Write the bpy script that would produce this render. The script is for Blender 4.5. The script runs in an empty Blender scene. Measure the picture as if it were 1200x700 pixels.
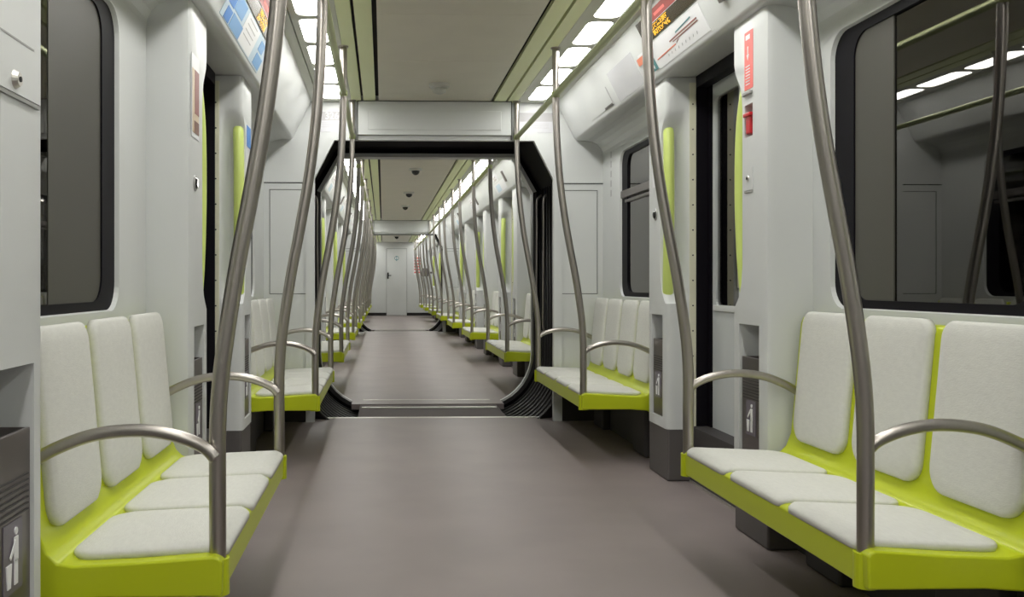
import bpy, bmesh, math, random
from mathutils import Vector, Matrix
random.seed(7)
PI = math.pi
S = bpy.context.scene
COL = S.collection

# ------------------------------------------------------------------ camera, world, exposure
CAMX, CAMZ, FPX = -0.41, 1.10, 1087.0
cam = bpy.data.cameras.new('camera'); cam_o = bpy.data.objects.new('camera', cam); COL.objects.link(cam_o)
cam_o.location = (CAMX, 0.0, CAMZ); YAW = .03; cam_o.rotation_euler = (PI/2, 0, -YAW)
cam.sensor_width = 36.0; cam.lens = 36.0*FPX/1200.0
cam.shift_x = (600-449-FPX*math.tan(YAW))/1200.0; cam.shift_y = -17/1200.0
cam.clip_start = 0.02; cam.clip_end = 200
S.camera = cam_o
w = bpy.data.worlds.new('world'); S.world = w; w.use_nodes = True
w.node_tree.nodes['Background'].inputs[0].default_value = (0.004, 0.004, 0.005, 1)   # dark tunnel
w.node_tree.nodes['Background'].inputs[1].default_value = 1.0
S.view_settings.view_transform = 'Standard'; S.view_settings.look = 'None'
S.view_settings.gamma = 1.0; S.view_settings.use_curve_mapping = False
S.view_settings.exposure = 0.95
LIGHT_STRENGTH = 8.5

# ------------------------------------------------------------------ helpers
def srgb(r, g, b):
    f = lambda c: (c/255/12.92) if c/255 <= 0.04045 else ((c/255+0.055)/1.055)**2.4
    return (f(r), f(g), f(b), 1)

def mat(name, col, rough=0.5, metal=0.0, spec=0.5, emit=None, es=0.0, noise=0.0, nscale=30.0, bump=0.0, bscale=200.0, coat=0.0, aniso=None):
    m = bpy.data.materials.new(name); m.use_nodes = True
    nt = m.node_tree; p = nt.nodes['Principled BSDF']
    p.inputs['Base Color'].default_value = col; p.inputs['Roughness'].default_value = rough
    p.inputs['Metallic'].default_value = metal; p.inputs['Specular IOR Level'].default_value = spec
    p.inputs['Coat Weight'].default_value = coat
    if emit: p.inputs['Emission Color'].default_value = emit; p.inputs['Emission Strength'].default_value = es
    if noise or bump:
        tc = nt.nodes.new('ShaderNodeTexCoord')
        mp = nt.nodes.new('ShaderNodeMapping'); nt.links.new(tc.outputs['Object'], mp.inputs[0])
        if aniso: mp.inputs['Scale'].default_value = aniso
    if noise:
        n = nt.nodes.new('ShaderNodeTexNoise'); n.inputs['Scale'].default_value = nscale; n.inputs['Detail'].default_value = 5
        nt.links.new(mp.outputs[0], n.inputs['Vector'])
        r = nt.nodes.new('ShaderNodeMapRange'); r.inputs[1].default_value = .25; r.inputs[2].default_value = .75
        r.inputs[3].default_value = 1-noise; r.inputs[4].default_value = 1+noise
        nt.links.new(n.outputs[0], r.inputs[0])
        mx = nt.nodes.new('ShaderNodeVectorMath'); mx.operation = 'SCALE'; mx.inputs[0].default_value = col[:3]
        nt.links.new(r.outputs[0], mx.inputs['Scale']); nt.links.new(mx.outputs[0], p.inputs['Base Color'])
    if bump:
        n2 = nt.nodes.new('ShaderNodeTexNoise'); n2.inputs['Scale'].default_value = bscale; n2.inputs['Detail'].default_value = 3
        nt.links.new(mp.outputs[0], n2.inputs['Vector'])
        b = nt.nodes.new('ShaderNodeBump'); b.inputs['Strength'].default_value = bump; b.inputs['Distance'].default_value = 0.002
        nt.links.new(n2.outputs[0], b.inputs['Height']); nt.links.new(b.outputs[0], p.inputs['Normal'])
    return m

def glass_mat(name, ior, tint):
    m = bpy.data.materials.new(name); m.use_nodes = True; nt = m.node_tree; nt.nodes.clear()
    out = nt.nodes.new('ShaderNodeOutputMaterial'); mix = nt.nodes.new('ShaderNodeMixShader')
    tr = nt.nodes.new('ShaderNodeBsdfTransparent'); tr.inputs[0].default_value = tint
    gl = nt.nodes.new('ShaderNodeBsdfGlossy'); gl.inputs['Roughness'].default_value = 0.015
    gl.inputs['Color'].default_value = (1, .98, .95, 1)
    fr = nt.nodes.new('ShaderNodeFresnel'); fr.inputs[0].default_value = ior
    nt.links.new(fr.outputs[0], mix.inputs[0]); nt.links.new(tr.outputs[0], mix.inputs[1])
    nt.links.new(gl.outputs[0], mix.inputs[2]); nt.links.new(mix.outputs[0], out.inputs[0])
    return m

M = dict(
    white=mat('white_panel', (.64, .655, .65, 1), .38, spec=.4, noise=.025, nscale=3),
    door=mat('door_paint', (.58, .605, .61, 1), .35, noise=.02, nscale=3),
    cream=mat('cream_strip', (.76, .75, .58, 1), .45),
    ceil=mat('ceiling_centre', (.78, .745, .64, 1), .42, noise=.03, nscale=4),
    ceils=mat('ceiling_side', (.92, .97, .62, 1), .45),
    lframe=mat('lamp_frame', (.66, .67, .60, 1), .5),
    dark=mat('dark_gap', (.012, .012, .012, 1), .7),
    rubber=mat('black_rubber', (.006, .005, .008, 1), .5, spec=.12),
    bellows=mat('bellows_rubber', (.022, .020, .021, 1), .38, spec=.5),
    bedge=mat('bellows_edge', (.035, .033, .032, 1), .35, spec=.6),
    plinth=mat('plinth_grey', (.105, .095, .092, 1), .5, noise=.05, nscale=8),
    green=mat('lime_plastic', (.52, .60, .012, 1), .32, spec=.45),
    handle=mat('lime_handle', (.62, .74, .20, 1), .35),
    fabric=mat('grey_fabric', (.66, .66, .62, 1), .95, spec=.1, noise=.04, nscale=90, bump=.4, bscale=260, aniso=(1, .35, 1)),
    steel=mat('brushed_steel', (.43, .40, .37, 1), .33, metal=1.0, noise=.04, nscale=60, aniso=(1, 1, .05)),
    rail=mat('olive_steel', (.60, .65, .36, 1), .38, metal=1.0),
    alu=mat('aluminium', (.62, .60, .56, 1), .38, metal=.9),
    binm=mat('bin_metal', (.20, .18, .175, 1), .36, metal=.8, noise=.04, nscale=10),
    slot=mat('bin_slot', (.33, .33, .32, 1), .5),
    red=mat('red_plastic', (.55, .012, .02, 1), .3),
    redl=mat('red_label', (.85, .16, .14, 1), .5),
    redh=mat('red_header', (.30, .022, .012, 1), .4),
    white2=mat('white_mark', (.85, .85, .85, 1), .5),
    blue=mat('blue_print', (.05, .22, .62, 1), .45),
    blue2=mat('mid_blue_print', (.16, .36, .66, 1), .45),
    pblue=mat('pale_blue_print', (.50, .62, .72, 1), .45),
    paper=mat('white_paper', (.78, .78, .80, 1), .45),
    teal=mat('teal_print', (.08, .25, .27, 1), .45),
    orange=mat('orange_print', (.75, .22, .12, 1), .45),
    maroon=mat('maroon_print', (.28, .10, .09, 1), .45),
    brown=mat('brown_print', (.20, .09, .06, 1), .4),
    tan=mat('tan_print', (.62, .50, .36, 1), .45),
    grey=mat('grey_print', (.42, .41, .42, 1), .5),
    screen=mat('screen_dark', (.045, .032, .012, 1), .25),
    led=mat('orange_led', (.7, .35, .02, 1), .5, emit=(1, .50, .02, 1), es=.55),
    lens=mat('camera_dome', (.02, .02, .02, 1), .1, spec=.8),
    smoke=mat('detector_white', (.60, .60, .56, 1), .5),
    glass=glass_mat('dark_glass', 1.95, (.35, .34, .32, 1)),
    lamp=mat('lamp_diffuser', (.9, .9, .88, 1), .5, emit=(1.0, .99, .955, 1), es=LIGHT_STRENGTH),
)
# floor: grey-mauve resilient sheet with faint mottling
fm = bpy.data.materials.new('floor_sheet'); fm.use_nodes = True
nt = fm.node_tree; p = nt.nodes['Principled BSDF']; tc = nt.nodes.new('ShaderNodeTexCoord')
n1 = nt.nodes.new('ShaderNodeTexNoise'); n1.inputs['Scale'].default_value = 2.2; n1.inputs['Detail'].default_value = 8
n2 = nt.nodes.new('ShaderNodeTexNoise'); n2.inputs['Scale'].default_value = 350; n2.inputs['Detail'].default_value = 2
ad = nt.nodes.new('ShaderNodeMath'); ad.operation = 'ADD'
cr = nt.nodes.new('ShaderNodeValToRGB'); cr.color_ramp.elements[0].position = .7; cr.color_ramp.elements[1].position = 1.3/1.0 if False else 1.0
cr.color_ramp.elements[0].color = (.245, .208, .202, 1); cr.color_ramp.elements[1].color = (.285, .24, .233, 1)
for n in (n1, n2): nt.links.new(tc.outputs['Object'], n.inputs['Vector'])
nt.links.new(n1.outputs[0], ad.inputs[0]); nt.links.new(n2.outputs[0], ad.inputs[1]); 
hm = nt.nodes.new('ShaderNodeMath'); hm.operation = 'MULTIPLY'; hm.inputs[1].default_value = .85
nt.links.new(ad.outputs[0], hm.inputs[0]); nt.links.new(hm.outputs[0], cr.inputs[0]); nt.links.new(cr.outputs[0], p.inputs['Base Color'])
p.inputs['Roughness'].default_value = .42; p.inputs['Specular IOR Level'].default_value = .35
M['floor'] = fm
M['sidep'] = mat('side_panel_grey', (.085, .082, .07, 1), .5, spec=.3)
M['platem'] = mat('gangway_sheet', (.11, .092, .088, 1), .7, spec=.2, noise=.05, nscale=6)
M['under'] = mat('dark_base', (.045, .04, .04, 1), .6)
M['symplate'] = mat('symbol_plate', (.16, .14, .17, 1), .4)

def link(name, me, m=None, parent=None, bevel=0, seg=2, smooth=False):
    o = bpy.data.objects.new(name, me); COL.objects.link(o)
    if m:
        for k in (m if isinstance(m, (list, tuple)) else [m]): me.materials.append(M[k])
    if smooth:
        for f in me.polygons: f.use_smooth = True
    if bevel:
        b = o.modifiers.new('bevel', 'BEVEL'); b.width = bevel; b.segments = seg; b.limit_method = 'ANGLE'; b.angle_limit = .6
        for f in me.polygons: f.use_smooth = True
        wn = o.modifiers.new('wn', 'WEIGHTED_NORMAL'); wn.keep_sharp = True
    if parent: o.parent = parent
    return o

class MB:
    def __init__(s): s.bm = bmesh.new(); s.mi = 0
    def face(s, vs):
        try: f = s.bm.faces.new(vs); f.material_index = s.mi; return f
        except ValueError: return None
    def box(s, x0, x1, y0, y1, z0, z1, m=0):
        s.mi = m
        if x0 > x1: x0, x1 = x1, x0
        v = [s.bm.verts.new((x, y, z)) for x in (x0, x1) for y in (y0, y1) for z in (z0, z1)]
        for q in ((0,1,3,2),(4,6,7,5),(0,4,5,1),(2,3,7,6),(0,2,6,4),(1,5,7,3)): s.face([v[i] for i in q])
        return s
    def prism(s, pts, a, b, axis='y', m=0):
        """extrude a 2-D polygon: axis y -> pts are (x,z); axis x -> pts are (y,z); axis z -> pts are (x,y)"""
        s.mi = m
        def P(p, t): return {'y': (p[0], t, p[1]), 'x': (t, p[0], p[1]), 'z': (p[0], p[1], t)}[axis]
        A = [s.bm.verts.new(P(p, a)) for p in pts]; B = [s.bm.verts.new(P(p, b)) for p in pts]
        s.face(A); s.face(B[::-1]); n = len(pts)
        for i in range(n): s.face([A[i], B[i], B[(i+1) % n], A[(i+1) % n]])
        return s
    def slab(s, quad, th, m=0):
        """quad of 4+ points extruded along its normal by th"""
        s.mi = m; q = [Vector(p) for p in quad]
        nrm = (q[1]-q[0]).cross(q[2]-q[0]).normalized()*th
        A = [s.bm.verts.new(p) for p in q]; B = [s.bm.verts.new(p+nrm) for p in q]
        s.face(A[::-1]); s.face(B); n = len(q)
        for i in range(n): s.face([A[i], A[(i+1) % n], B[(i+1) % n], B[i]])
        return s
    def tube(s, pts, r, n=14, m=0, caps=True, flat=1.0):
        s.mi = m; pts = [Vector(p) for p in pts]; rings = []
        t0 = (pts[1]-pts[0]).normalized()
        u = t0.cross(Vector((0, 1, 0)) if abs(t0.y) < .9 else Vector((1, 0, 0))).normalized()
        for i, p in enumerate(pts):
            t = ((pts[min(i+1, len(pts)-1)]-pts[i]).normalized()+(pts[i]-pts[max(i-1, 0)]).normalized())
            t.normalize(); u = (u-t*u.dot(t)).normalized(); v = t.cross(u)
            rr = r(i/(len(pts)-1)) if callable(r) else r
            rings.append([s.bm.verts.new(p+u*math.cos(2*PI*k/n)*rr+v*math.sin(2*PI*k/n)*rr*flat) for k in range(n)])
        for a, b in zip(rings, rings[1:]):
            for k in range(n): s.face([a[k], a[(k+1) % n], b[(k+1) % n], b[k]])
        if caps: s.face(rings[0][::-1]); s.face(rings[-1])
        return s
    def lathe(s, prof, c=(0, 0, 0), n=24, axis='z', m=0):
        """profile (r, h) turned round an axis"""
        s.mi = m; rings = []
        for r, h in prof:
            ring = []
            for k in range(n):
                a = 2*PI*k/n; q = (r*math.cos(a), r*math.sin(a))
                d = {'z': (q[0], q[1], h), 'x': (h, q[0], q[1]), 'y': (q[0], h, q[1])}[axis]
                ring.append(s.bm.verts.new(Vector(c)+Vector(d)))
            rings.append(ring)
        for a, b in zip(rings, rings[1:]):
            for k in range(n): s.face([a[k], a[(k+1) % n], b[(k+1) % n], b[k]])
        s.face(rings[0]); s.face(rings[-1])
        return s
    def mesh(s, name):
        bmesh.ops.recalc_face_normals(s.bm, faces=s.bm.faces)
        me = bpy.data.meshes.new(name); s.bm.to_mesh(me); s.bm.free(); return me
    def build(s, name, m, parent=None, **k): return link(name, s.mesh(name), m, parent, **k)

def rrect(x0, x1, y0, y1, r, n=6, rs=None):
    rs = rs or (r, r, r, r); out = []
    for (cx, cy, a0, rr) in ((x1, y1, 0, rs[0]), (x0, y1, PI/2, rs[1]), (x0, y0, PI, rs[2]), (x1, y0, 1.5*PI, rs[3])):
        sx = -1 if cx == x1 else 1; sy = -1 if cy == y1 else 1
        for k in range(n+1):
            a = a0+PI/2*k/n
            out.append((cx+sx*rr+rr*math.cos(a), cy+sy*rr+rr*math.sin(a)))
    return out

def smooth_path(ctrl, n=8):
    """Catmull-Rom through control points"""
    c = [Vector(p) for p in ctrl]; out = []
    for i in range(len(c)-1):
        p0 = c[max(i-1, 0)]; p1 = c[i]; p2 = c[i+1]; p3 = c[min(i+2, len(c)-1)]
        for k in range(n):
            t = k/n
            out.append(.5*((2*p1)+(-p0+p2)*t+(2*p0-5*p1+4*p2-p3)*t*t+(-p0+3*p1-3*p2+p3)*t**3))
    out.append(c[-1]); return out

def thing(name, label, cat, loc=(0, 0, 0), rz=0, group=None, data=None):
    o = bpy.data.objects.new(name, data); COL.objects.link(o)
    o.location = loc; o.rotation_euler = (0, 0, rz); o['label'] = label; o['category'] = cat
    if group: o['group'] = group
    return o
def tag(o, label, cat, group=None):
    o['label'] = label; o['category'] = cat
    if group: o['group'] = group
    return o
def struct(name, data=None, loc=(0, 0, 0), rz=0):
    o = bpy.data.objects.new(name, data); COL.objects.link(o); o.location = loc; o.rotation_euler = (0, 0, rz)
    o['kind'] = 'structure'; return o
def sbuild(mb, name, m, **k):
    o = mb.build(name, m, **k); o['kind'] = 'structure'; return o
def dup(root, loc, rz, label=None, group=None):
    r = root.copy(); COL.objects.link(r); r.location = loc; r.rotation_euler = (0, 0, rz)
    if label: r['label'] = label
    if group: r['group'] = group
    for ch in list(root.children):
        c = ch.copy(); COL.objects.link(c); c.parent = r
        for g in list(ch.children):
            d = g.copy(); COL.objects.link(d); d.parent = c
    return r

# ------------------------------------------------------------------ layout of the train
H = 2.557; WX = 1.36
CARS = [
    dict(n='nearest carriage', y0=-3.4, y1=7.42, b=[(2.34, 3.72, 3), (5.69, 7.36, 4)], doors=[(.40, 1.755), (3.77, 5.11)]),
    dict(n='second carriage', y0=8.80, y1=21.25, b=[(9.21, 10.90, 4), (12.87, 14.22, 3), (16.18, 17.53, 3), (19.49, 21.15, 4)], doors=[]),
    dict(n='farthest carriage', y0=22.55, y1=32.3, b=[(23.0, 24.7, 4), (26.67, 28.02, 3), (29.98, 31.3, 3)], doors=[]),
]
for c in CARS:
    for a, b in zip(c['b'], c['b'][1:]):
        d = (a[1]+.03, b[0]-.58)
        if all(abs(d[0]-e[0]) > .3 for e in c['doors']): c['doors'].append(d)
PWA, PWB = .37, .375      # pillar widths along the train
sides = {1: 'right', -1: 'left'}

# ------------------------------------------------------------------ floor, ceiling
for ci, c in enumerate(CARS):
    f0 = c['y0']; f1 = 7.62 if ci == 0 else (21.45 if ci == 1 else c['y1'])
    sbuild(MB().box(-1.45, 1.45, f0, f1, -.06, 0), 'floor', 'floor')
    mb = MB(); y0, y1 = c['y0'], c['y1']
    mb.box(-1.42, 1.42, y0, y1, H+.05, H+.08, 2)
    # centre panels with faint cross seams
    y = y0
    while y < y1-.01:
        e = min(y+1.05, y1); mb.box(-.445, .445, y+.0015, e-.0015, H, H+.03, 0); y = e
    for s in (1, -1):
        mb.box(s*.472, s*.566, y0, y1, H, H+.03, 1)
        mb.box(s*.584, s*.662, y0, y1, H, H+.03, 1)
        mb.box(s*.664, s*.715, y0, y1, H, H+.03, 3)
        mb.box(s*.895, s*.915, y0, y1, H, H+.03, 3)
        mb.box(s*.922, s*1.0, y0, y1, H-.002, H+.03, 3)
    sbuild(mb, 'ceiling', ['ceil', 'ceils', 'dark', 'lframe'])

# ceiling light strips
tile = MB(); tile.mi = 0
tile.face([tile.bm.verts.new((x, y, 0)) for x, y in rrect(-.078, .078, -.253, .253, .05)])
tile = bpy.data.meshes.new('diffuser') if False else tile.mesh('diffuser')
tile.materials.append(M['lamp'])
PIT = .566
for ci, c in enumerate(CARS):
    y0, y1 = c['y0'], c['y1']; n = int((y1-y0-.1)/PIT)
    for s in (1, -1):
        L = thing('ceiling_light_strip', 'row of bright rounded light panels, %s side of ceiling, %s' % (sides[s], c['n']),
                  'ceiling light', (s*.805, (y0+y1)/2, H), 0, 'ceiling light strips')
        fr = MB(); yc = (y0+y1)/2
        ys = []
        for k in range(n):
            yy = y1-.11-.25-PIT*k
            if yy < y0+.26: break
            ys.append(yy)
        for yy in ys:
            hole = rrect(-.072, .072, -.247, .247, .05, 8); out = []
            for i, (hx, hy) in enumerate(hole):
                k = i//9; t = (i % 9)/8; X, Y = .090, PIT/2
                cor = ((X, Y), (-X, Y), (-X, -Y), (X, -Y))[k]; A = ((X, hy), (hx, Y), (-X, hy), (hx, -Y))[k]; B_ = ((hx, Y), (-X, hy), (hx, -Y), (X, hy))[k]
                out.append(cor if abs(t-.5) < 1e-6 else (A if t < .5 else B_))
            fr.mi = 0
            vo = [fr.bm.verts.new((a_, yy-yc+b_, 0)) for a_, b_ in out]; vi = [fr.bm.verts.new((a_, yy-yc+b_, 0)) for a_, b_ in hole]; vu = [fr.bm.verts.new((a_*1.04, yy-yc+b_*1.01, .006)) for a_, b_ in hole]
            for i in range(len(hole)):
                j = (i+1) % len(hole); fr.face([vo[i], vo[j], vi[j], vi[i]]); fr.face([vi[i], vi[j], vu[j], vu[i]])
        e0 = ys[-1]-PIT/2; e1 = ys[0]+PIT/2
        if e0 > y0: fr.box(-.089, .089, y0-yc, e0-yc, 0, .02)
        if e1 < y1: fr.box(-.089, .089, e1-yc, y1-yc, 0, .02)
        fr.build('lamp_frame', 'lframe', L)
        for yy in ys:
            o = bpy.data.objects.new('diffuser', tile); COL.objects.link(o); o.parent = L; o.location = (0, yy-yc, .007)

# ------------------------------------------------------------------ side walls with window openings, coves
def ring_wall(mb, s, ya, yb, za, zb, wy0, wy1, wz0, wz1, r=.10):
    """flat wall at x = s*WX with a rounded opening and a reveal"""
    n = 8; hole = rrect(wy0, wy1, wz0, wz1, r, n)
    m = len(hole); outer = []
    q = n+1
    for i, (hy, hz) in enumerate(hole):
        k = i//q; t = (i % q)/n
        corner = ((yb, zb), (ya, zb), (ya, za), (yb, za))[k]
        A = ((yb, hz), (hy, zb), (ya, hz), (hy, za))[k]; B = ((hy, zb), (ya, hz), (hy, za), (yb, hz))[k]
        if abs(t-.5) < 1e-6: P = corner
        elif t < .5: P = A
        else: P = B
        outer.append(P)
    vh = [mb.bm.verts.new((s*WX, a, b)) for a, b in hole]
    vo = [mb.bm.verts.new((s*WX, a, b)) for a, b in outer]
    hc = ((wy0+wy1)/2, (wz0+wz1)/2)
    vr = [mb.bm.verts.new((s*(WX+.03), hc[0]+(a-hc[0])*.985, hc[1]+(b-hc[1])*.985)) for a, b in hole]
    for i in range(m):
        j = (i+1) % m
        mb.face([vh[i], vh[j], vo[j], vo[i]]); mb.face([vh[j], vh[i], vr[i], vr[j]])

WZ0, WZ1 = 1.005, 2.085
COVE = [(.975, H+.03), (.980, 2.553), (.992, 2.535), (1.125, 2.272), (1.138, 2.258), (1.155, 2.250), (1.20, 2.250), (1.48, 2.262), (1.48, H+.05), (.99, H+.05)]
windows = []
for ci, c in enumerate(CARS):
    y0, y1 = c['y0'], c['y1']; ds = sorted(c['doors'])
    for s in (1, -1):
        mb = MB(); segs = []; cur = y0
        for d in ds: segs.append((cur, d[0]+.12)); cur = d[1]+PWB-.12
        segs.append((cur, y1))
        for (a, b) in segs:
            # which bench lies here -> window
            bb = [q for q in c['b'] if a-.1 < (q[0]+q[1])/2 < b+.1]
            if bb:
                p0, p1, nn = bb[0]
                if nn == 3: wy = (a+.33, b-(.27 if s > 0 else .52))
                elif p1+.5 > y1: wy = (p0-.10, p0+1.20)
                else: wy = (p1-1.32, p1-.10)
                wy = (max(wy[0], a+.1), min(wy[1], b-.1))
                ring_wall(mb, s, a, b, .30, 2.14, wy[0], wy[1], WZ0, WZ1)
                windows.append((s, wy[0], wy[1], nn == 4, c['n']))
                mb.box(s*(WX+.012), s*(WX+.09), a, b, .02, .95); 
            else:
                mb.box(s*WX, s*(WX+.06), a, b, .30, 2.14)
            # concave cove between wall and the overhead panel
            cv = [(WX, 2.13), (WX-.004, 2.16), (WX-.02, 2.195), (WX-.05, 2.225), (WX-.09, 2.243), (WX-.14, 2.251), (WX-.14, 2.28), (WX+.05, 2.28), (WX+.05, 2.13)]
            mb.prism([(s*x, z) for x, z in cv], a, b)
        for v in (): pass
        sbuild(mb, 'wall_'+sides[s], 'white')
        sbuild(MB().box(s*1.30, s*1.45, y0, y1, 0, .31), 'baseboard_'+sides[s], 'under')
        cp = MB(); cp.prism([(s*x, z) for x, z in COVE], y0, y1)
        sbuild(cp, 'trim_%d' % (ci*2+(1 if s > 0 else 2)), 'white', bevel=.012, seg=3)

wn = 0
for (s, a, b, hop, cn) in windows:
    wn += 1; W = struct('window_%d' % wn)
    x = s*(WX+.028)
    mb = MB(); hole = rrect(a-.005, b+.005, WZ0-.005, WZ1+.005, .10, 8); inn = rrect(a+.15, b-.15, WZ0+.035, WZ1-.04, .09, 8)
    V = lambda P, xx: [mb.bm.verts.new((xx, p[0], p[1])) for p in P]
    o1 = V(hole, x-s*.012); i1 = V(inn, x-s*.012); i2 = V(inn, x+s*.01); o2 = V(hole, x+s*.02)
    for i in range(len(hole)):
        j = (i+1) % len(hole); mb.face([o1[i], o1[j], i1[j], i1[i]]); mb.face([i1[i], i1[j], i2[j], i2[i]]); mb.face([o1[i], o1[j], o2[j], o2[i]])
    mb.build('rubber_frame', 'rubber', W)
    mb = MB(); mb.slab([(x, q[0], q[1]) for q in rrect(a+.13, b-.13, WZ0+.03, WZ1-.035, .09, 8)], .004)
    mb.build('pane', 'glass', W)
    if cn == 'nearest carriage' and not hop:
        # matt grey fixed panel at the far end of the big window
        pw_ = .27 if s > 0 else .50
        MB().prism(rrect(b-.145-pw_, b-.145, WZ0+.03, WZ1-.035, .05, 8, rs=(.09, .004, .004, .09)), x-s*.006, x-s*.001, 'x').build('side_panel', 'sidep', W)
    if hop:
        mb = MB(); mb.box(x-s*.03, x+s*.005, a+.03, b-.03, 1.735, 1.79); mb.box(x-s*.018, x+s*.004, a+.10, b-.10, 1.70, 1.722)
        mb.build('transom_bar', 'binm', W, bevel=.004)

# ------------------------------------------------------------------ bulkheads and gangways
def opening(o=0.0, rounded=True, n=10, bot=-.05):
    """half outline (right side), from floor to top centre"""
    if rounded:
        pts = []; rx, rz = .46+o, .46+o
        for k in range(n+1):
            a = -PI/2+PI/2*k/n; pts.append((.50+rx*math.cos(a), .45+rz*math.sin(a)))
    else: pts = [(.955+o, bot)]
    return pts+[(.955+o, 1.94+o*.35), (.798+o*.35, 2.247+o)]
def bulkhead(ya, yb, rounded, o=0.0, outer=1.40, top=H+.05):
    hp = opening(o, rounded)
    mb = MB(); P = hp[:-1]+[hp[-1]] if not rounded else [(.50, -.06)]+hp
    P = [(P[0][0], -.06)]+P if not rounded else P
    for sd in (1, -1):
        for a, b in zip(P, P[1:]):
            if abs(b[1]-a[1]) < 1e-6: continue
            mb.prism([(sd*a[0], a[1]), (sd*b[0], b[1]), (sd*outer, b[1]), (sd*outer, a[1])], ya, yb)
    zt = P[-1][1]
    mb.prism([(-outer, zt), (outer, zt), (outer, top), (-outer, top)], ya, yb)
    return mb

def lip(ya, yb, o0, o1, rounded=False):
    """raised band around an opening"""
    mb = MB(); A = opening(o0, rounded); B = opening(o1, rounded)
    A = A+[(-x, z) for x, z in A[::-1]]; B = B+[(-x, z) for x, z in B[::-1]]
    for i in range(len(A)-1):
        q = [A[i], A[i+1], B[i+1], B[i]]
        mb.prism(q, ya, yb)
    return mb

gang = [(7.42, 8.80, 'nearest and second carriages'), (21.25, 22.55, 'second and farthest carriages')]
for gi, (ga, gb, gn) in enumerate(gang):
    sbuild(bulkhead(ga, ga+.025, False), 'wall_front', 'white')
    sbuild(lip(ga+.025, ga+.10, .012, .40), 'trim_%d' % (20+gi*3), 'rubber')
    sbuild(lip(ga-.025, ga, .0, .07), 'trim_%d' % (10+gi*3), 'white')
    sbuild(bulkhead(gb-.05, gb, True, .035), 'wall_back', 'white')
    sbuild(lip(gb-.10, gb-.05, .075, .40, True), 'trim_%d' % (21+gi*3), 'rubber')
    A_ = opening(.035, True); B_ = opening(.070, True); up = MB(); lo = MB()
    for k in range(len(A_)-1):
        t_ = up if k >= len(A_)-2 else lo
        for sd in (1, -1): t_.prism([(sd*A_[k][0], A_[k][1]), (sd*A_[k+1][0], A_[k+1][1]), (sd*B_[k+1][0], B_[k+1][1]), (sd*B_[k][0], B_[k][1])], gb-.16, gb-.05)
    up.prism([(-A_[-1][0], A_[-1][1]), (A_[-1][0], A_[-1][1]), (B_[-1][0], B_[-1][1]), (-B_[-1][0], B_[-1][1])], gb-.16, gb-.05)
    sbuild(up, 'trim_%d' % (22+gi*3), 'white'); sbuild(lo, 'trim_%d' % (30+gi), 'bellows')
    mb = MB(); mb.box(.985, 1.36, ga-.004, ga, 0, .31); mb.box(-1.36, -.985, ga-.004, ga, 0, .31)
    sbuild(mb, 'baseboard_front', 'under')
    # header box with inset field
    mb = MB(); mb.box(-.61, .61, ga-.055, ga, 2.285, H-.002)
    mb.box(-.53, .53, ga-.060, ga-.055, 2.325, 2.475)
    o = sbuild(mb, 'trim_%d' % (11+gi*3), 'white', bevel=.006)
    mb = MB()
    for x in (-.615, .61): mb.box(x, x+.005, ga-.056, ga-.0, 2.25, H)
    mb.box(-.61, .61, ga-.057, ga, H-.006, H-.001)
    for s in (1, -1):
        mb.box(s*1.0, s*1.36, ga-.003, ga, 1.905, 1.912)
        x0, x1, z0, z1 = 1.02, 1.315, 1.02, 1.855
        for q in ((x0, x1, z0, z0+.004), (x0, x1, z1-.004, z1), (x0, x0+.004, z0, z1), (x1-.004, x1, z0, z1)): mb.box(s*q[0], s*q[1], ga-.002, ga, q[2], q[3])
    sbuild(mb, 'trim_%d' % (12+gi*3), 'dark')
    # bellows
    B = thing('gangway_bellows', 'black folded rubber bellows lining the gangway between the %s' % gn, 'gangway bellows', (0, (ga+gb)/2, 0))
    mb = MB(); yc = (ga+gb)/2; N = 18; rows = []
    for j in range(N+1):
        yy = ga+.112+(gb-ga-.224)*j/N; o_ = .10+(.075 if j % 2 else 0.0)
        o_ += .02; P = opening(o_, True, 12)
        P = [(0, P[0][1])]+P; P = [(x, z-.055 if i < 3 else z) for i, (x, z) in enumerate(P)]
        P = P+[(0, 2.247+o_)]
        full = P+[(-x, z) for x, z in P[1:-1][::-1]]
        rows.append([mb.bm.verts.new((x, yy-yc, z)) for x, z in full])
    for a, b in zip(rows, rows[1:]):
        for k in range(len(a)): mb.face([a[k], a[(k+1) % len(a)], b[(k+1) % len(b)], b[k]])
    mb.build('bellows_skin', 'bellows', B)
    for j in range(0, N+1, 2):
        yy = ga+.112+(gb-ga-.224)*j/N
        P = opening(.112, True, 12)[:-1]; P = [(x, z-.05 if i < 2 else z) for i, (x, z) in enumerate(P)]
        for s in (1, -1):
            MB().tube([(s*x, yy-yc, z) for x, z in P], .008, 8).build('fold_rib', 'bedge', B, smooth=True)
    # gangway floor: plate and aluminium thresholds
    G = thing('gangway_plate', 'dark sliding floor plate with metal thresholds between the %s' % gn, 'floor plate', (0, yc, 0))
    e0 = (7.62 if gi == 0 else 21.45); 
    MB().box(-.62, .62, e0-yc+.03, gb-yc-.32, -.05, -.006).build('plate', 'platem', G)
    MB().box(-.70, .70, gb-yc-.30, gb-yc+.0, -.05, .0).build('plate', 'floor', G)
    MB().box(-.88, .88, e0-yc-.02, e0-yc+.03, -.04, .004).build('threshold', 'alu', G, bevel=.002)
    MB().box(-.60, .60, 8.24-7.42+ga-yc, 8.28-7.42+ga-yc, -.04, .004).build('threshold', 'alu', G, bevel=.002)
    MB().box(-.60, .60, gb-yc-.03, gb-yc+.005, -.04, .004).build('threshold', 'alu', G, bevel=.002)
    sbuild(MB().box(-1.45, 1.45, ga, gb, -.20, -.12), 'floor', 'dark')  # dark box added below the gangway plate to block light leaks
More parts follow.
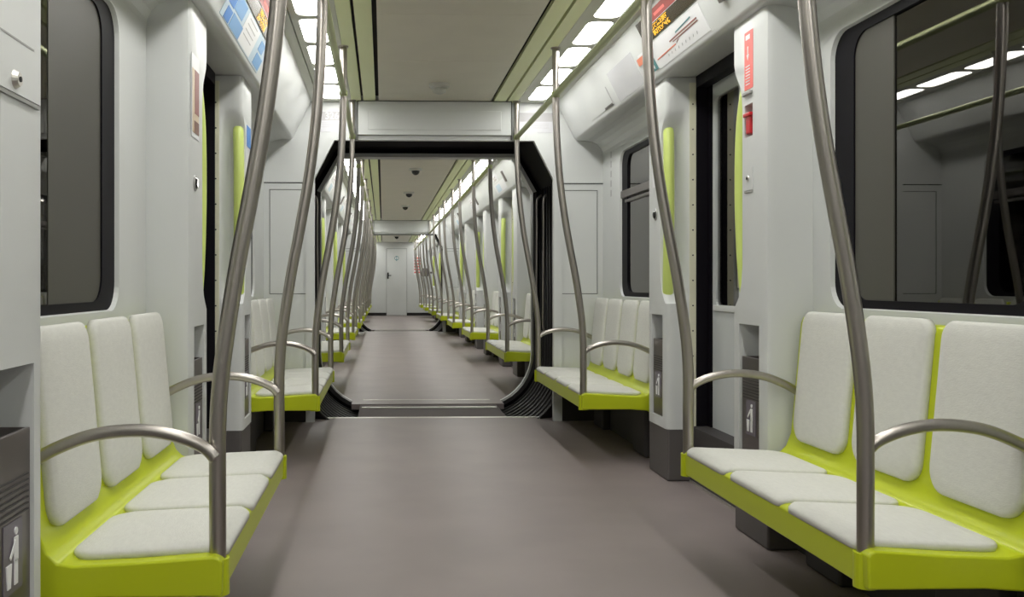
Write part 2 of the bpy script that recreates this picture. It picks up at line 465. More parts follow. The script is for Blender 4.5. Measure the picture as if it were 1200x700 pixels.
    # slim side rails just inside the bellows
    for s in (1, -1):
        T = thing('gangway_handrail', 'slim upright metal rails, %s side of gangway between %s' % (sides[s], gn), 'handrail', (s*1.0, gb-.22, 0))
        for k, (dy, dx) in enumerate(((0, 0), (-.16, .035))):
            P = smooth_path([(s*(.10+dx), dy, 1.93), (s*(.045+dx), dy, 1.915), (s*(.02+dx), dy, 1.85), (s*(.02+dx), dy, 1.6), (s*(.015+dx), dy, 1.0), (s*(.015+dx), dy, .72), (s*(.05+dx), dy, .66), (s*(.12+dx), dy, .655)], 5)
            MB().tube(P, .011, 10).build('rail_tube', 'steel', T, smooth=True)

# rear wall of the nearest carriage (behind the viewer) and the cab wall at the far end
sbuild(MB().box(-1.45, 1.45, -3.46, -3.4, 0, H+.08), 'wall_back', 'white')
E = 32.3
sbuild(MB().box(-1.45, 1.45, E, E+.08, 0, H+.08), 'wall_front', 'white')
mb = MB(); mb.box(-1.3, -.30, E-.02, E, 0, .10); mb.box(.42, 1.3, E-.02, E, 0, .10)
sbuild(mb, 'baseboard_front', 'dark')
D = struct('door_99', None, (.06, E, 0)); D.name = 'door_1'
MB().box(-.35, .35, -.03, 0, .015, 2.32).build('door_leaf', 'white', D, bevel=.006)
mb = MB()
for x in (-.358, .352): mb.box(x, x+.008, -.004, 0, 0, 2.33)
mb.box(-.358, .36, -.004, 0, 2.322, 2.332)
mb.build('door_gap', 'dark', D)
mb = MB(); mb.box(-.325, -.275, -.05, -.03, 1.28, 1.50); mb.box(-.31, -.29, -.10, -.05, 1.38, 1.41); mb.box(-.31, -.19, -.11, -.09, 1.38, 1.41)
mb.build('door_handle', 'lens', D, bevel=.004)
mb = MB(); mb.lathe([(.075, -.034), (.075, -.03)], (.0, 0, 2.0), 24, 'y', 0); mb.lathe([(.055, -.037), (.055, -.034)], (0, 0, 2.0), 24, 'y', 1); mb.box(-.012, .012, -.04, -.037, 1.90, 2.06, 0)
mb.build('round_emblem', ['teal', 'paper'], D)
for k in range(4):
    pass
N_ = thing('safety_notice', 'red and white notice on the cab wall right of the end door', 'notice', (.78, E, 1.75))
MB().box(-.13, .13, -.006, 0, -.33, .33).build('sheet', 'paper', N_)
mb = MB()
for k in range(6): mb.box(-.11, .11, -.009, -.006, .26-.1*k-.03, .26-.1*k+.02)
mb.build('red_lines', 'redl', N_)
X_ = thing('equipment_box', 'small grey box fixed beside the right poles near the end wall', 'box', (1.02, 31.75, 1.36))
MB().box(-.12, .12, -.1, .1, 0, .28).build('casing', 'binm', X_, bevel=.01); MB().box(.12, .36, -.04, .04, .10, .16).build('bracket', 'binm', X_)

# ------------------------------------------------------------------ door pillars
def pillar_body(door_plus):
    """right-hand pillar; local x to the wall (0 = aisle face), y = 0 at its middle; the hand-hold scoop is on the door side"""
    w_ = PWA/2; sg = 1 if door_plus else -1
    zs = [0.29, .90, .99, 1.02, 1.05, 1.10, 1.18, 1.5, 1.86, 1.92, 1.97, 2.005, 2.04, 2.08, 2.25]
    ns = [0, 0, 0, .35, .65, .87, 1, 1, 1, .93, .72, .42, .15, 0, 0]
    bm = bmesh.new(); rings = []
    for z, n in zip(zs, ns):
        fp = [(.24, -w_), (.035, -w_), (.010, -w_+.010), (0, -w_+.035), (0, w_-.022-.095*n), (.008+.006*n, w_-.008-.102*n), (.022+.012*n, w_-.105*n),
              (.055, w_-.110*n), (.085, w_-.105*n), (.105, w_-.07*n), (.120, w_-.008*n), (.128, w_), (.24, w_)]
        rings.append([bm.verts.new((x, sg*y, z)) for x, y in fp])
    for a, b in zip(rings, rings[1:]):
        for k in range(len(a)): bm.faces.new([a[k], a[(k+1) % len(a)], b[(k+1) % len(b)], b[k]])
    bm.faces.new(rings[0]); bm.faces.new(rings[-1][::-1])
    bmesh.ops.recalc_face_normals(bm, faces=bm.faces)
    me = bpy.data.meshes.new('body'); bm.to_mesh(me); bm.free()
    return me
def cut(me, boxes):
    o = bpy.data.objects.new('tmp', me); COL.objects.link(o); cs = []
    for b in boxes:
        c_ = MB().box(*b).build('cut', None); cs.append(c_)
        md = o.modifiers.new('b', 'BOOLEAN'); md.object = c_; md.solver = 'EXACT'; md.operation = 'DIFFERENCE'
    dg = bpy.context.evaluated_depsgraph_get(); dg.update()
    new = bpy.data.meshes.new_from_object(o.evaluated_get(dg))
    bpy.data.objects.remove(o)
    for c_ in cs: bpy.data.objects.remove(c_)
    return new
BIN = (-.02, .10, -.112, .105, .345, .925)
def finish(me):
    me.materials.append(M['white'])
    for f in me.polygons: f.use_smooth = True
    return me
PA = pillar_body(True); PB = pillar_body(False)
PA_alarm = finish(cut(PA.copy(), [BIN, (-.02, .05, -.045, .045, 1.735, 1.875)])); PA = finish(cut(PA, [BIN])); PB = finish(cut(PB, [BIN]))
print('pillar polys', len(PA.polygons), len(PA_alarm.polygons), len(PB.polygons))

def make_pillar(me, door_plus):
    sg = 1 if door_plus else -1; w_ = PWA/2
    r = thing('door_pillar', '', 'pillar')
    b = link('body', me, None, r); es = b.modifiers.new('es', 'EDGE_SPLIT'); es.split_angle = math.radians(35)
    MB().box(.008, .20, -w_+.004, w_-.004, 0, .30).build('plinth', 'plinth', r, bevel=.012)
    # scoop handle
    ctrl = [(.040, sg*(w_-.120), .985), (.034, sg*(w_-.088), 1.04), (.028, sg*(w_-.055), 1.25), (.026, sg*(w_-.040), 1.52), (.028, sg*(w_-.048), 1.78), (.036, sg*(w_-.080), 1.95), (.044, sg*(w_-.12), 2.015)]
    MB().tube(smooth_path(ctrl, 6), lambda t: .014+.016*min(1, math.sin(PI*t)*2.2), 14, flat=1.0).build('grab_handle', 'handle', r, smooth=True)
    # perforated cream strip along the door edge
    st = MB(); st.box(.128, .164, sg*w_, sg*(w_+.006), .30, 2.22, 0)
    for k in range(13): st.lathe([(.0045, sg*(w_+.0075)), (.0045, sg*(w_+.004))], (.146, 0, .42+.14*k), 8, 'y', 1)
    st.build('edge_strip', ['cream', 'dark'], r)
    # slot lining
    return r
proA = make_pillar(PA, True); proB = make_pillar(PB, False); proAl = make_pillar(PA_alarm, True)
used = {}
PILLARS = []
XP = 1.165; XPS = {1: 1.165, -1: 1.185}
ordn = ['first', 'second', 'third', 'fourth', 'fifth', 'sixth', 'seventh', 'eighth']
for ci, c in enumerate(CARS):
    ds = sorted(c['doors'])
    for di, (a, b) in enumerate(ds):
        for s in (1, -1):
            for kind, yc in (('A', a+PWA/2), ('B', b+PWB/2)):
                # the same moulding turned half round serves the other side
                if s > 0: pro = {'A': proA, 'B': proB}[kind]
                else: pro = {'A': proB, 'B': proA}[kind]
                if ci == 0 and di == 1 and s > 0 and kind == 'A': pro = proAl
                which = 'near' if kind == 'A' else 'far'
                if ci == 0: dd = '%s doorway beside viewer' if di == 0 else '%s doorway before gangway'
                else: dd = ordn[di]+' %s doorway'
                lab = 'white pillar with lime hand-hold, %s side of %s, %s' % (which, dd % sides[s], c['n'])
                if s < 0 and ci == 0: yc += {'A': -.02, 'B': .03}[kind]
                loc = (s*XPS[s], yc, 0); rz = 0 if s > 0 else PI
                if pro not in used: used[pro] = 1; r = pro; r.location = loc; r.rotation_euler = (0, 0, rz); r['label'] = lab
                else: r = dup(pro, loc, rz, lab)
                r['group'] = 'door pillars'
                PILLARS.append((ci, di, s, kind, yc, dd % sides[s], c['n']))

# litter bins in the pillar recesses
def make_bin():
    r = thing('litter_bin', '', 'litter bin')
    mb = MB(); mb.box(-.004, .006, -.1, .1, 0, .435); mb.box(.006, .085, -.1, -.094, 0, .435); mb.box(.006, .085, .094, .1, 0, .435); mb.box(.006, .085, -.094, .094, 0, .01)
    mb.build('bin_box', 'binm', r, bevel=.002)
    mb = MB()
    for k in range(7): mb.box(-.007, -.004, -.085, .085, .335-.013*k, .338-.013*k)
    mb.build('louvre', 'under', r)
    mb = MB(); x = -.0065
    mb.box(x, -.004, -.05, .05, .10, .25, 0)
    # white figure dropping litter into a basket
    q = -.009
    mb.lathe([(.008, q), (.008, x)], (0, -.012, .228), 12, 'x', 1)
    mb.box(q, x, -.022, -.002, .165, .216, 1); mb.box(q, x, -.020, -.012, .115, .168, 1); mb.box(q, x, -.010, -.003, .115, .168, 1)
    mb.slab([(q, -.002, .212), (q, .026, .180), (q, .022, .174), (q, -.002, .198)], .002, 1)
    mb.prism([(.012, .165), (.040, .165), (.034, .115), (.018, .115)], q, x, 'x', 1)
    mb.build('litter_symbol', ['symplate', 'white2'], r)
    return r
proBin = None
for (ci, di, s, kind, yc, dd, cn) in PILLARS:
    yo = -.01 if s > 0 else .01
    lab = 'grey litter bin sunk in %s pillar of %s, %s' % ('near' if kind == 'A' else 'far', dd, cn)
    loc = (s*(XPS[s]+.012), yc+yo, .348); rz = 0 if s > 0 else PI
    if proBin is None: proBin = make_bin(); proBin.location = loc; proBin.rotation_euler = (0, 0, rz); proBin['label'] = lab; proBin['group'] = 'litter bins'
    else: dup(proBin, loc, rz, lab, 'litter bins')

# ------------------------------------------------------------------ sliding doors
dn = 1; proD = None
for ci, c in enumerate(CARS):
    for di, (a, b) in enumerate(sorted(c['doors'])):
        for s in (1, -1):
            dn += 1; y0 = a+PWA; y1 = b; yc = (y0+y1)/2; hw = (y1-y0)/2
            if proD is None:
                R = struct('door_%d' % dn)
                mb = MB(); mb.box(.0, .05, -hw-.03, hw+.03, 2.205, 2.262); mb.box(0, .05, -hw-.01, -hw+.055, 0, 2.21); mb.box(0, .05, hw-.055, hw+.01, 0, 2.21)
                mb.box(.01, .04, -.012, .012, 0, 2.21)
                mb.box(-.062, 0, -hw, -hw+.012, 0, 2.21); mb.box(-.062, 0, hw-.012, hw, 0, 2.21); mb.box(-.062, 0, -hw, hw, 2.19, 2.262)
                mb.build('rubber_seal', 'rubber', R)
                MB().box(-.10, .08, -hw, hw, 0, .012).build('door_sill', 'alu', R)
                for e in (1, -1):
                    lo, hi = (.012, hw-.055) if e > 0 else (-hw+.055, -.012)
                    L_ = MB(); hol = rrect(lo+.045, hi-.045, .985, 2.12, .03, 4); n = 5
                    x0 = .012
                    outer = []
                    for i, (hy, hz) in enumerate(hol):
                        k = i//n; t = (i % n)/4
                        cor = ((hi, 2.205), (lo, 2.205), (lo, .012), (hi, .012))[k]
                        A = ((hi, hz), (hy, 2.205), (lo, hz), (hy, .012))[k]; B_ = ((hy, 2.205), (lo, hz), (hy, .012), (hi, hz))[k]
                        outer.append(cor if abs(t-.5) < 1e-6 else (A if t < .5 else B_))
                    vo = [L_.bm.verts.new((x0, p_[0], p_[1])) for p_ in outer]; vi = [L_.bm.verts.new((x0, p_[0], p_[1])) for p_ in hol]
                    vb = [L_.bm.verts.new((x0+.03, p_[0], p_[1])) for p_ in hol]; vq = [L_.bm.verts.new((x0+.035, p_[0], p_[1])) for p_ in outer]
                    for i in range(len(hol)):
                        j = (i+1) % len(hol); L_.face([vo[i], vo[j], vi[j], vi[i]]); L_.face([vi[i], vi[j], vb[j], vb[i]]); L_.face([vo[j], vo[i], vq[i], vq[j]])
                    lf = L_.build('door_leaf', 'door', R)
                    MB().box(x0+.012, x0+.016, lo+.04, hi-.04, .98, 2.125).build('pane', 'glass', lf)
                    MB().box(x0-.012, x0+.004, lo+.035, hi-.035, .952, .985).build('ledge', 'white', lf, bevel=.004)
                    MB().box(x0-.010, x0, (lo if e > 0 else hi-.05)+.005, (lo if e > 0 else hi-.05)+.04, 1.08, 1.30).build('latch_plate', 'alu', lf, bevel=.004)
                R.location = (s*1.392, yc, 0); R.rotation_euler = (0, 0, 0 if s > 0 else PI); proD = R; hw0 = hw
            else:
                R = dup(proD, (s*1.392, yc, 0), 0 if s > 0 else PI); R.name = 'door_%d' % dn; R.scale = (1, hw/hw0, 1)

# ------------------------------------------------------------------ benches
def make_bench(L, n):
    """right-hand bench: local x=0 at the front edge, +x towards the wall, y centred"""
    r = thing('train_bench', '', 'bench'); h = L/2
    prof = [(0, .318), (-.002, .40), (.004, .412), (.02, .418), (.20, .405), (.36, .398), (.40, .405), (.425, .43), (.445, .48), (.487, .93), (.497, .955), (.515, .962), (.528, .955), (.528, .30), (.42, .30), (.40, .310), (.30, .318)]
    mb = MB(); mb.prism(prof, -h, h)
    mb.build('shell', 'green', r, bevel=.008, seg=2)
    # front apron reads as a straight beam
    pw = (L-.06)/n
    for k in range(n):
        yc = -h+.03+pw*(k+.5)
        # seat pad
        out = rrect(-.006, .392, -pw/2+.015, pw/2-.015, .03, 5, rs=(.07, .036, .036, .07))
        m2 = MB(); prev = None; layers = [(0, 0.0), (.35, .008), (.85, .014), (1, .020)]
        rings = []
        cx, cy = .19, 0
        for ins, hz in ((0, 0), (0, .014), (.004, .019), (.014, .022), (.06, .0235)):
            ring = []
            for (x, y) in out:
                fx = 1-ins/.20; fy = 1-ins/(pw/2)
                X = cx+(x-cx)*fx; Y = cy+(y-cy)*fy
                base = .415-.045*max(0, X)/1.0 if X > .02 else .412-(.02-X)*.25
                ring.append(m2.bm.verts.new((X, yc+Y, base+hz-.002)))
            rings.append(ring)
        for a, b in zip(rings, rings[1:]):
            for i in range(len(a)): m2.face([a[i], a[(i+1) % len(a)], b[(i+1) % len(b)], b[i]])
        m2.face(rings[-1]); m2.face(rings[0][::-1])
        m2.build('seat_pad', 'fabric', r, smooth=True)
        # back pad
        out = rrect(-pw/2+.031, pw/2-.031, .465, .978, .05, 6, rs=(.05, .05, .07, .07))
        rings = []; m3 = MB(); nz = .72
        for ins, hx in ((0, 0), (0, .016), (.004, .024), (.012, .029), (.045, .033), (.12, .036)):
            ring = []
            for (y, z) in out:
                Y = y*(1-ins/(pw/2)); Z = nz+(z-nz)*(1-ins/.255)
                X = .445+(Z-.48)/.45*.042 if Z > .48 else .445-(.48-Z)*.35
                ring.append(m3.bm.verts.new((X-hx+.004, yc+Y, Z+hx*.09)))
            rings.append(ring)
        for a, b in zip(rings, rings[1:]):
            for i in range(len(a)): m3.face([a[i], a[(i+1) % len(a)], b[(i+1) % len(b)], b[i]])
        m3.face(rings[-1]); m3.face(rings[0][::-1])
        m3.build('backrest_pad', 'fabric', r, smooth=True)
    for y in (-h+.30, h-.30):
        MB().box(.43, .50, y-.14, y+.14, -.012, .34).build('pedestal', 'under', r, bevel=.015)
    return r

BX = .825        # front edge / pole line
def make_arm():
    P = smooth_path([(0, 0, .655), (.03, 0, .685), (.10, 0, .713), (.19, 0, .726), (.30, 0, .715), (.40, 0, .678), (.475, 0, .632)], 6)
    return P
def make_pole():
    r = thing('grab_pole', '', 'grab pole')
    P = smooth_path([(0, 0, .36), (0, 0, .55), (0, 0, .72), (-.006, 0, .84), (-.020, 0, .96), (-.048, 0, 1.14), (-.082, 0, 1.32), (-.117, 0, 1.52), (-.145, 0, 1.74), (-.162, 0, 1.96), (-.170, 0, 2.16), (-.172, 0, 2.32), (-.172, 0, H)], 6)
    MB().tube(P, .0215, 18).build('pole_tube', 'steel', r, smooth=True)
    mb = MB(); mb.lathe([(.030, .324), (.030, .414), (.0225, .414), (.0225, .324)], n=24)
    mb.box(.0, .045, -.030, .030, .332, .411)
    mb.build('pole_socket', 'green', r)
    MB().lathe([(.030, H-.008), (.030, H)], (-.172, 0, 0), 20).build('ceiling_flange', 'steel', r)
    return r
proP = None; pro_b = {}
for ci, c in enumerate(CARS):
    for bi, (p0, p1, n) in enumerate(c['b']):
        for s in (1, -1):
            w_ = ordn[bi]
            lab = 'lime bench with %s pale grey padded seats, %s on the %s, %s' % ({3: 'three', 4: 'four'}[n], w_, sides[s], c['n'])
            key = n; ef = .02; ef = 0.0 if (ci == 0 and bi == 0 and s < 0) else ef
            L = p1-p0+.05+ef; loc = (s*(BX-.018), (p0+p1-.05+ef)/2, .012); rz = 0 if s > 0 else PI
            if key not in pro_b:
                B = make_bench(L, n); pro_b[key] = (B, L)
                B.location = loc; B.rotation_euler = (0, 0, rz); B['label'] = lab
                yc_ = loc[1]
                for y in (p0-yc_, p1-yc_):
                    MB().tube([(q[0]+.018, y, q[2]) for q in make_arm()], .0165, 14).build('armrest', 'steel', B, smooth=True)
            else:
                B = dup(pro_b[key][0], loc, rz, lab); B.scale = (1, L/pro_b[key][1], 1)
            B['group'] = 'train benches'
            for e, y in (('near', p0), ('far', p1)):
                lab = 'bent steel grab pole, %s end of %s %s bench, %s' % (e, w_, sides[s], c['n'])
                if proP is None: q = make_pole(); proP = q; q.location = (s*BX, y, 0); q.rotation_euler = (0, 0, rz); q['label'] = lab
                else: q = dup(proP, (s*BX, y, 0), rz, lab)
                q['group'] = 'grab poles'

# overhead rails
for ci, c in enumerate(CARS):
    for s in (1, -1):
        ya = c['y0']+.3 if ci == 0 else c['b'][0][0]; yb = c['b'][-1][1]
        R = thing('overhead_rail', 'long straight handrail below the ceiling on the %s, %s' % (sides[s], c['n']), 'handrail', (s*(BX-.172), ya, 2.268), 0, 'overhead rails')
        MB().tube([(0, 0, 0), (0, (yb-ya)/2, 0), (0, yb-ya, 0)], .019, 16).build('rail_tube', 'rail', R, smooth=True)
        for (p0, p1, n) in c['b']:
            for y in (p0, p1):
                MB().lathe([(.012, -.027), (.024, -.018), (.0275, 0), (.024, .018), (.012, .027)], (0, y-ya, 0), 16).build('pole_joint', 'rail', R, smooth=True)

# ------------------------------------------------------------------ things on the overhead panels
PA0 = Vector((.992, 0, 2.535)); PA1 = Vector((1.125, 0, 2.272))
def pp(s, t, y, off=0.0):
    q = PA0.lerp(PA1, t); nrm = Vector((-(PA1.z-PA0.z), 0, (PA1.x-PA0.x))); nrm = Vector((-abs(nrm.x), 0, -abs(nrm.z))).normalized()
    q = q+nrm*off; return Vector((s*q.x, y, q.z))
def plate(name, s, t0, t1, y0, y1, m, parent=None, off=.0, th=.002):
    """thin sheet lying on the sloping overhead panel"""
    mb = MB(); A = [pp(s, t0, y0, off), pp(s, t1, y0, off), pp(s, t1, y1, off), pp(s, t0, y1, off)]
    B = [pp(s, t0, y0, off+th), pp(s, t1, y0, off+th), pp(s, t1, y1, off+th), pp(s, t0, y1, off+th)]
    va = [mb.bm.verts.new(q) for q in A]; vb = [mb.bm.verts.new(q) for q in B]
    mb.face(va); mb.face(vb)
    for i in range(4): mb.face([va[i], va[(i+1) % 4], vb[(i+1) % 4], vb[i]])
    return mb.build(name, m, parent)
def line(s, ta, ya, tb, yb, wd, m, parent, off=.003, name='line'):
    a = pp(s, ta, ya, off); b = pp(s, tb, yb, off); n_ = (pp(s, 0, 0, 1)-pp(s, 0, 0, 0)); d = (b-a).normalized(); u = d.cross(n_)*wd/2
    mb = MB(); mb.slab([a-u, b-u, b+u, a+u], .001); return mb.build(name, m, parent)
def text(body, size, m, origin, xdir, ydir, parent=None, name='lettering'):
    cu = bpy.data.curves.new(name, 'FONT'); cu.body = body; cu.size = size; cu.extrude = .0006; cu.align_x = 'CENTER'; cu.align_y = 'CENTER'
    cu.materials.append(M[m]); o = bpy.data.objects.new(name, cu); COL.objects.link(o)
    x = Vector(xdir).normalized(); y = Vector(ydir).normalized(); z = x.cross(y)
    o.matrix_world = Matrix(((x.x, y.x, z.x, origin[0]), (x.y, y.y, z.y, origin[1]), (x.z, y.z, z.z, origin[2]), (0, 0, 0, 1)))
    dg = bpy.context.evaluated_depsgraph_get(); me = bpy.data.meshes.new_from_object(o.evaluated_get(dg)); mw = o.matrix_world.copy()
    bpy.data.objects.remove(o); me.transform(mw)
    if not me.materials: me.materials.append(M[m])
    o = bpy.data.objects.new(name, me); COL.objects.link(o)
    if parent: o.parent = parent
    return o

def display(s, yc, lab, detail):
    R = thing('information_display', lab, 'display')
    y0, y1 = yc-.50, yc+.48
    R0 = R; R = plate('screen', s, -.0 if detail else .12, .42 if detail else .46, y0 if detail else yc-.1, y1 if detail else yc+.28, 'screen' if detail else 'paper', R, 0, .004)
    if not detail:
        pass
    else: plate('red_header', s, .0, .19, y0+.01, y1-.14, 'redh', R, .004, .002)
    if detail: plate('frame_edge', s, .19, .197, y0, y1-.14, 'paper', R, .004, .003)
    # glowing dot-matrix characters
    mb = MB(); rg = random.Random(3)
    sg = 1
    rows = 11; cols = 20 if detail else 12
    for i in range(rows):
        for j in range(cols):
            if rg.random() < .66 and i != 5:
                t = .215+.19*i/rows; y = yc+.02+.27*j/cols
                a = pp(s, t, y, .0062); n_ = pp(s, 0, 0, 1)-pp(s, 0, 0, 0)
                v = pp(s, t+.012, y, .0062)-a
                mb.slab([a, a+v, a+v+Vector((0, .0095, 0)), a+Vector((0, .0095, 0))], .0006)
    mb.build('led_text' if detail else 'dot_text', 'led' if detail else 'brown', R)
    up = pp(s, 0, 0)-pp(s, 1, 0); xd = Vector((0, -s, 0))
    if detail:
        text('M', .085, 'white2', pp(s, .085, yc-.28*1, .0068), xd, up, R, 'header_letter')
        plate('header_text', s, .08, .13, yc-.0, yc+.17, 'redl', R, .006, .001)
    return R0
dsp = 0
for ci, c in enumerate(CARS):
    for di, (a, b) in enumerate(sorted(c['doors'])):
        if ci == 0 and di == 0: continue
        for s in (1, -1):
            yc = (a+PWA+b)/2
            dd = (sides[s]+' doorway before gangway') if ci == 0 else '%s %s doorway' % (ordn[di], sides[s])
            if ci < 2 or di == 0:
                display(s, yc, ('dark display with orange dots and red header over %s, %s' if ci == 0 else 'pale panel display with brown dot lettering over %s, %s') % (dd, c['n']), ci == 0)
                o = plate('door_lamp', s, .25, .72, yc-.64, yc-.58, 'binm', None, 0, .02)
                tag(o, 'narrow dark lamp bar on overhead panel, %s, %s' % (dd, c['n']), 'lamp')
            if ci > 0 and ci < 2 or (ci == 2 and di == 0):
                R = thing('line_poster', 'pale blue map poster on overhead panel, %s, %s' % (dd, c['n']), 'poster')
                plate('sheet', s, .50, .93, yc-.45, yc+.5, 'paper', R, 0, .001)
                plate('picture', s, .58, .90, yc-.0, yc+.35, 'pblue', R, .001, .001)

# right: line map poster, its mark, the loose plastic sheets
R = thing('line_map', 'white route map strip with teal and red lines below the right display', 'poster')
plate('sheet', 1, .47, .95, 4.28, 5.30, 'paper', R, 0, .0015)
line(1, .56, 4.42, .60, 4.66, .006, 'teal', R)
line(1, .64, 4.36, .66, 4.78, .007, 'maroon', R); line(1, .685, 4.36, .70, 4.74, .005, 'maroon', R)
line(1, .75, 4.70, .72, 4.66, .004, 'maroon', R)
line(1, .76, 4.72, .78, 5.04, .006, 'orange', R)
for k in range(9): line(1, .82, 4.42+.055*k, .86, 4.43+.055*k, .004, 'grey', R, name='stop_tick')
R = thing('map_badge', 'small orange and teal badge at the far end of the right route map', 'sign')
plate('orange_square', 1, .52, .66, 5.20, 5.34, 'orange', R, .002, .001)
plate('teal_square', 1, .70, .92, 5.08, 5.24, 'teal', R, .002, .001)
line(1, .74, 5.20, .86, 5.12, .02, 'paper', R, .0035, 'check_mark'); 
M['film'] = mat('lilac_film', (.60, .60, .63, 1), .25)
R = thing('clear_notice', 'pale lilac paper notice on the right overhead panel past the route map', 'notice')
plate('sheet', 1, .30, .98, 5.38, 5.95, 'film', R, 0, .0015)
R = thing('service_hatch', 'outlined hatch on the right overhead panel above the four-seat bench', 'hatch')
plate('leaf', 1, .50, .93, 6.10, 6.75, 'white', R, 0, .002); plate('dark_edge', 1, .50, .93, 6.085, 6.10, 'grey', R, 0, .0022)
plate('latch', 1, .88, .93, 6.10, 6.30, 'binm', R, .002, .003)

# left: blue poster under the display
R = thing('blue_poster', 'white strip poster with blue pictures on the left overhead panel beneath the display', 'poster')
plate('sheet', -1, .44, .97, 4.05, 5.22, 'pblue', R, 0, .0015)
plate('sheet_light', -1, .46, .95, 4.50, 4.88, 'paper', R, .0015, .0006)
plate('blue_block', -1, .46, .72, 4.06, 4.22, 'blue', R, .0015, .001); plate('blue_block', -1, .46, .70, 4.23, 4.44, 'blue2', R, .0015, .001)
plate('blue_block', -1, .76, .95, 4.12, 4.24, 'blue', R, .0015, .001); plate('blue_block', -1, .74, .95, 4.26, 4.52, 'blue2', R, .0015, .001)
plate('blue_block', -1, .50, .68, 4.98, 5.12, 'blue2', R, .0015, .001); plate('blue_block', -1, .72, .93, 5.0, 5.20, 'blue2', R, .0015, .001)
for k in range(4): plate('text_line', -1, .50+.09*k, .515+.09*k, 4.56, 4.80, 'grey', R, .0022, .0004)

# ------------------------------------------------------------------ things on the nearest pillars
def face_plate(name, s, ya, yb, za, zb, m, parent=None, off=0.0, th=.002):
    x = XPS[s]; ya += YOF.get(s, 0); yb += YOF.get(s, 0)
    return MB().box(s*(x-off), s*(x-off-th), ya, yb, za, zb).build(name, m, parent)
YOF = {-1: -.13}
yA = 3.77+PWA/2; yB = 5.11+PWB/2; yBn = 1.755+PWB/2
R = thing('alarm_label', 'narrow red notice with white arrow above the emergency handle', 'notice')
face_plate('sheet', 1, yA-.05, yA+.04, 1.94, 2.19, 'redl', R)
face_plate('heading', 1, yA-.02, yA+.025, 2.155, 2.175, 'paper', R, .002, .001)
mb = MB(); mb.box(XP-.002, XP-.003, yA-.002, yA+.006, 2.085, 2.125); mb.prism([(yA-.010, 2.09), (yA+.014, 2.09), (yA+.002, 2.065)], XP-.003, XP-.002, 'x'); mb.build('arrow', 'paper', R)
for k in range(7): face_plate('text_line', 1, yA-.02, yA+.025, 1.96+.013*k, 1.964+.013*k, 'paper', R, .002, .001)
R = thing('emergency_handle', 'red pull handle sunk in the right pillar under the red notice', 'emergency handle')
MB().box(XP+.045, XP+.049, yA-.045, yA+.045, 1.735, 1.875).build('back_plate', 'slot', R)
MB().box(XP-.003, XP+.045, yA-.022, yA+.026, 1.748, 1.825).build('grip', 'red', R, bevel=.006)
MB().box(XP-.012, XP+.02, yA-.036, yA+.036, 1.822, 1.838).build('grip_bar', 'red', R, bevel=.004)
MB().box(XP-.012, XP, yA-.045, yA+.045, 1.915, 1.93).build('cover_ledge', 'slot', R, bevel=.003)
R = thing('key_lock', 'small keyhole plate on the right pillar below the red handle', 'lock')
face_plate('lock_plate', 1, yA-.05, yA+.04, 1.505, 1.60, 'white', R, 0, .003)
face_plate('lower_groove', 1, yA-.05, yA+.04, 1.494, 1.503, 'slot', R, 0, .0035)
MB().lathe([(.012, -.007), (.016, 0)], (XP, yA, 1.555), 18, 'x').build('lock_ring', 'alu', R); MB().lathe([(.006, -.009), (.006, -.0)], (XP, yA, 1.555), 12, 'x').build('keyhole', 'dark', R)
# left pillar: advert and round button
R = thing('advert_card', 'upright picture card in brown and cream on the left pillar before the doorway', 'poster')
ya, yb = yA-.05, yA+.10
face_plate('card', -1, ya, yb, 1.70, 2.04, 'paper', R)
face_plate('picture', -1, ya+.01, yb-.012, 1.72, 1.98, 'tan', R, .002, .001); face_plate('dark_figure', -1, ya+.055, yb-.012, 1.80, 1.98, 'maroon', R, .003, .001)
face_plate('dark_base', -1, ya+.045, yb-.012, 1.72, 1.77, 'brown', R, .003, .001)
def button(s, y, z, lab):
    R = thing('door_button', lab, 'button', (s*XPS[s], y+(-.13 if s < 0 else 0), z))
    MB().lathe([(.030, -s*.006), (.034, 0)], n=24, axis='x').build('ring', 'slot', R, smooth=False); MB().lathe([(.018, -s*.013), (.024, -s*.006)], n=24, axis='x').build('push_button', 'lens', R)
    return R
button(-1, yA+.02, 1.515, 'round dark door button on the left pillar under the picture card')
button(1, yB+.02, 1.50, 'round dark door button on the right pillar beside the gangway bench')
R = thing('advert_card', 'small picture card with brown figures on the right pillar beside the gangway bench', 'poster')
face_plate('card', 1, yB-.03, yB+.10, 1.80, 2.03, 'tan', R); face_plate('dark_figure', 1, yB-.02, yB+.07, 1.88, 2.01, 'maroon', R, .002, .001)
o = face_plate('paper_label', 1, yB-.06, yB+.08, 1.66, 1.775, 'paper'); tag(o, 'white paper label between the picture card and the button on the right pillar', 'label')
o = face_plate('blue_sticker', -1, yB+.13, yB+.28, 1.885, 2.005, 'blue'); tag(o, 'plain blue sticker high on the far left pillar of the doorway', 'sticker')
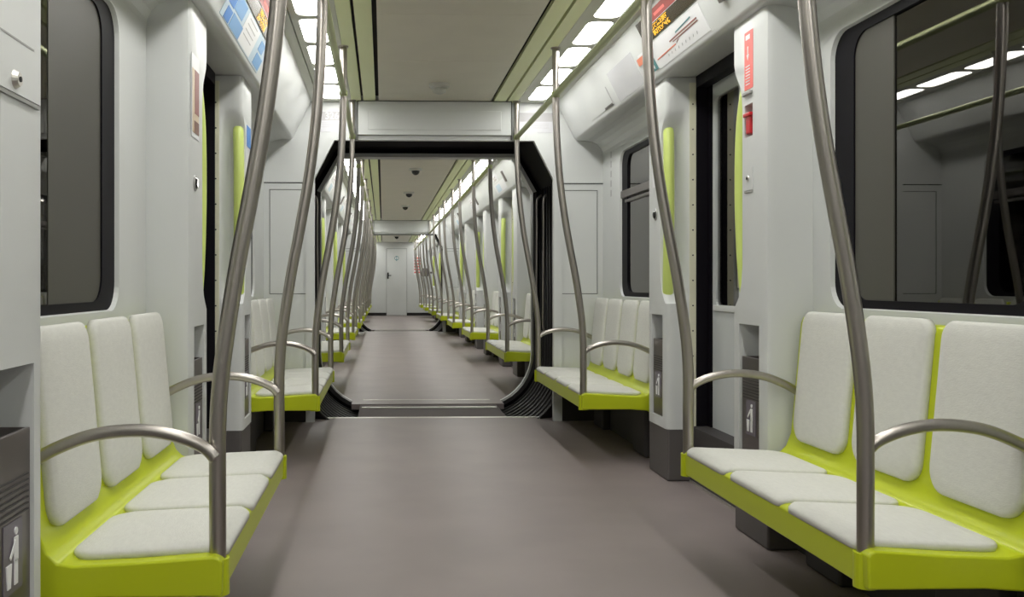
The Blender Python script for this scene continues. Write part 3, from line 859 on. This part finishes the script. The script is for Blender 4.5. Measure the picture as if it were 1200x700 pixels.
# left nearest pillar: intercom
R = thing('intercom_panel', 'white intercom panel with speaker grille and key lock on the nearest left pillar', 'intercom')
YOF = {-1: .03}; y0, y1 = yBn-.16, yBn+.135; x = XPS[-1]
face_plate('panel', -1, y0, y1, 1.50, 2.02, 'white', R, 0, .006)
face_plate('lower_groove', -1, y0+.02, y1, 1.490, 1.499, 'slot', R, 0, .005)
face_plate('inner_groove', -1, y0+.06, y1-.04, 1.612, 1.616, 'slot', R, .006, .0008)
mb = MB()
for k in range(9): mb.box(-x+.006, -x+.0072, yBn-.03, yBn+.06, 1.72+.013*k, 1.724+.013*k)
mb.build('speaker_grille', 'grey', R)
MB().lathe([(.014, .017), (.020, .006)], (-x, yBn+.02, 1.528), 18, 'x').build('lock_ring', 'alu', R); MB().lathe([(.006, .019), (.006, .006)], (-x, yBn+.02, 1.528), 12, 'x').build('keyhole', 'dark', R)

# ------------------------------------------------------------------ bulkhead notices
yb_ = 7.42
for s in (-1, 1):
    R = thing('carriage_notice', 'grey and white notice on the %s of the bulkhead beside the header%s' % (sides[s], ', number 3260' if s < 0 else ''), 'notice')
    x0, x1 = (.68, .95)
    MB().box(s*x0, s*x1, yb_-.003, yb_, 2.315, 2.475).build('sheet', 'film', R)
    MB().box(s*x0, s*x1, yb_-.004, yb_-.003, 2.405, 2.475).build('grey_band', 'grey', R)
    if s < 0: text('3260', .075, 'white2', (s*.80, yb_-.0045, 2.44), (1, 0, 0), (0, 0, 1), R, 'number')
    mb = MB()
    for k in range(3): mb.box(s*(x0+.03), s*(x1-.03), yb_-.004, yb_-.003, 2.385-.016*k, 2.388-.016*k)
    mb.build('text_line', 'grey', R)
R = thing('vertical_sticker', 'faint grey upright lettering strip on the right wall by the bulkhead', 'sticker')
for k in range(5): MB().box(WX-.001, WX-.0003, 7.14, 7.17, 1.78+.075*k, 1.83+.075*k).build('mark', 'grey', R)

# ------------------------------------------------------------------ ceiling fittings
D_ = thing('smoke_detector', 'pale round detector on the ceiling of the nearest carriage', 'smoke detector', (0, 6.75, H))
MB().lathe([(.075, 0), (.075, -.022), (.060, -.032)], n=28).build('base', 'smoke', D_); MB().lathe([(.052, -.032), (.046, -.060), (.020, -.072)], n=28).build('cap', 'smoke', D_, smooth=True)
for k, (yy, cn) in enumerate(((11.7, 'nearest'), (14.7, 'middle'), (17.2, 'farthest'))):
    D_ = thing('dome_camera', 'dark dome camera on the second carriage ceiling, %s of three' % cn, 'camera', (0, yy, H), 0, 'dome cameras')
    MB().lathe([(.085, 0), (.085, -.022), (.06, -.03)], n=28).build('base', 'smoke', D_); MB().lathe([(.052, -.03), (.048, -.055), (.03, -.075), (.010, -.083)], n=24).build('dome', 'lens', D_, smooth=True)
for yy, cn in ((26.0, 'nearer'), (28.2, 'farther')):
    D_ = thing('dome_camera', 'dark dome camera on the farthest carriage ceiling, %s of two' % cn, 'camera', (0, yy, H), 0, 'dome cameras')
    MB().lathe([(.09, 0), (.09, -.02)], n=24).build('base', 'smoke', D_); MB().lathe([(.06, -.02), (.055, -.06), (.01, -.09)], n=20).build('dome', 'lens', D_, smooth=True)
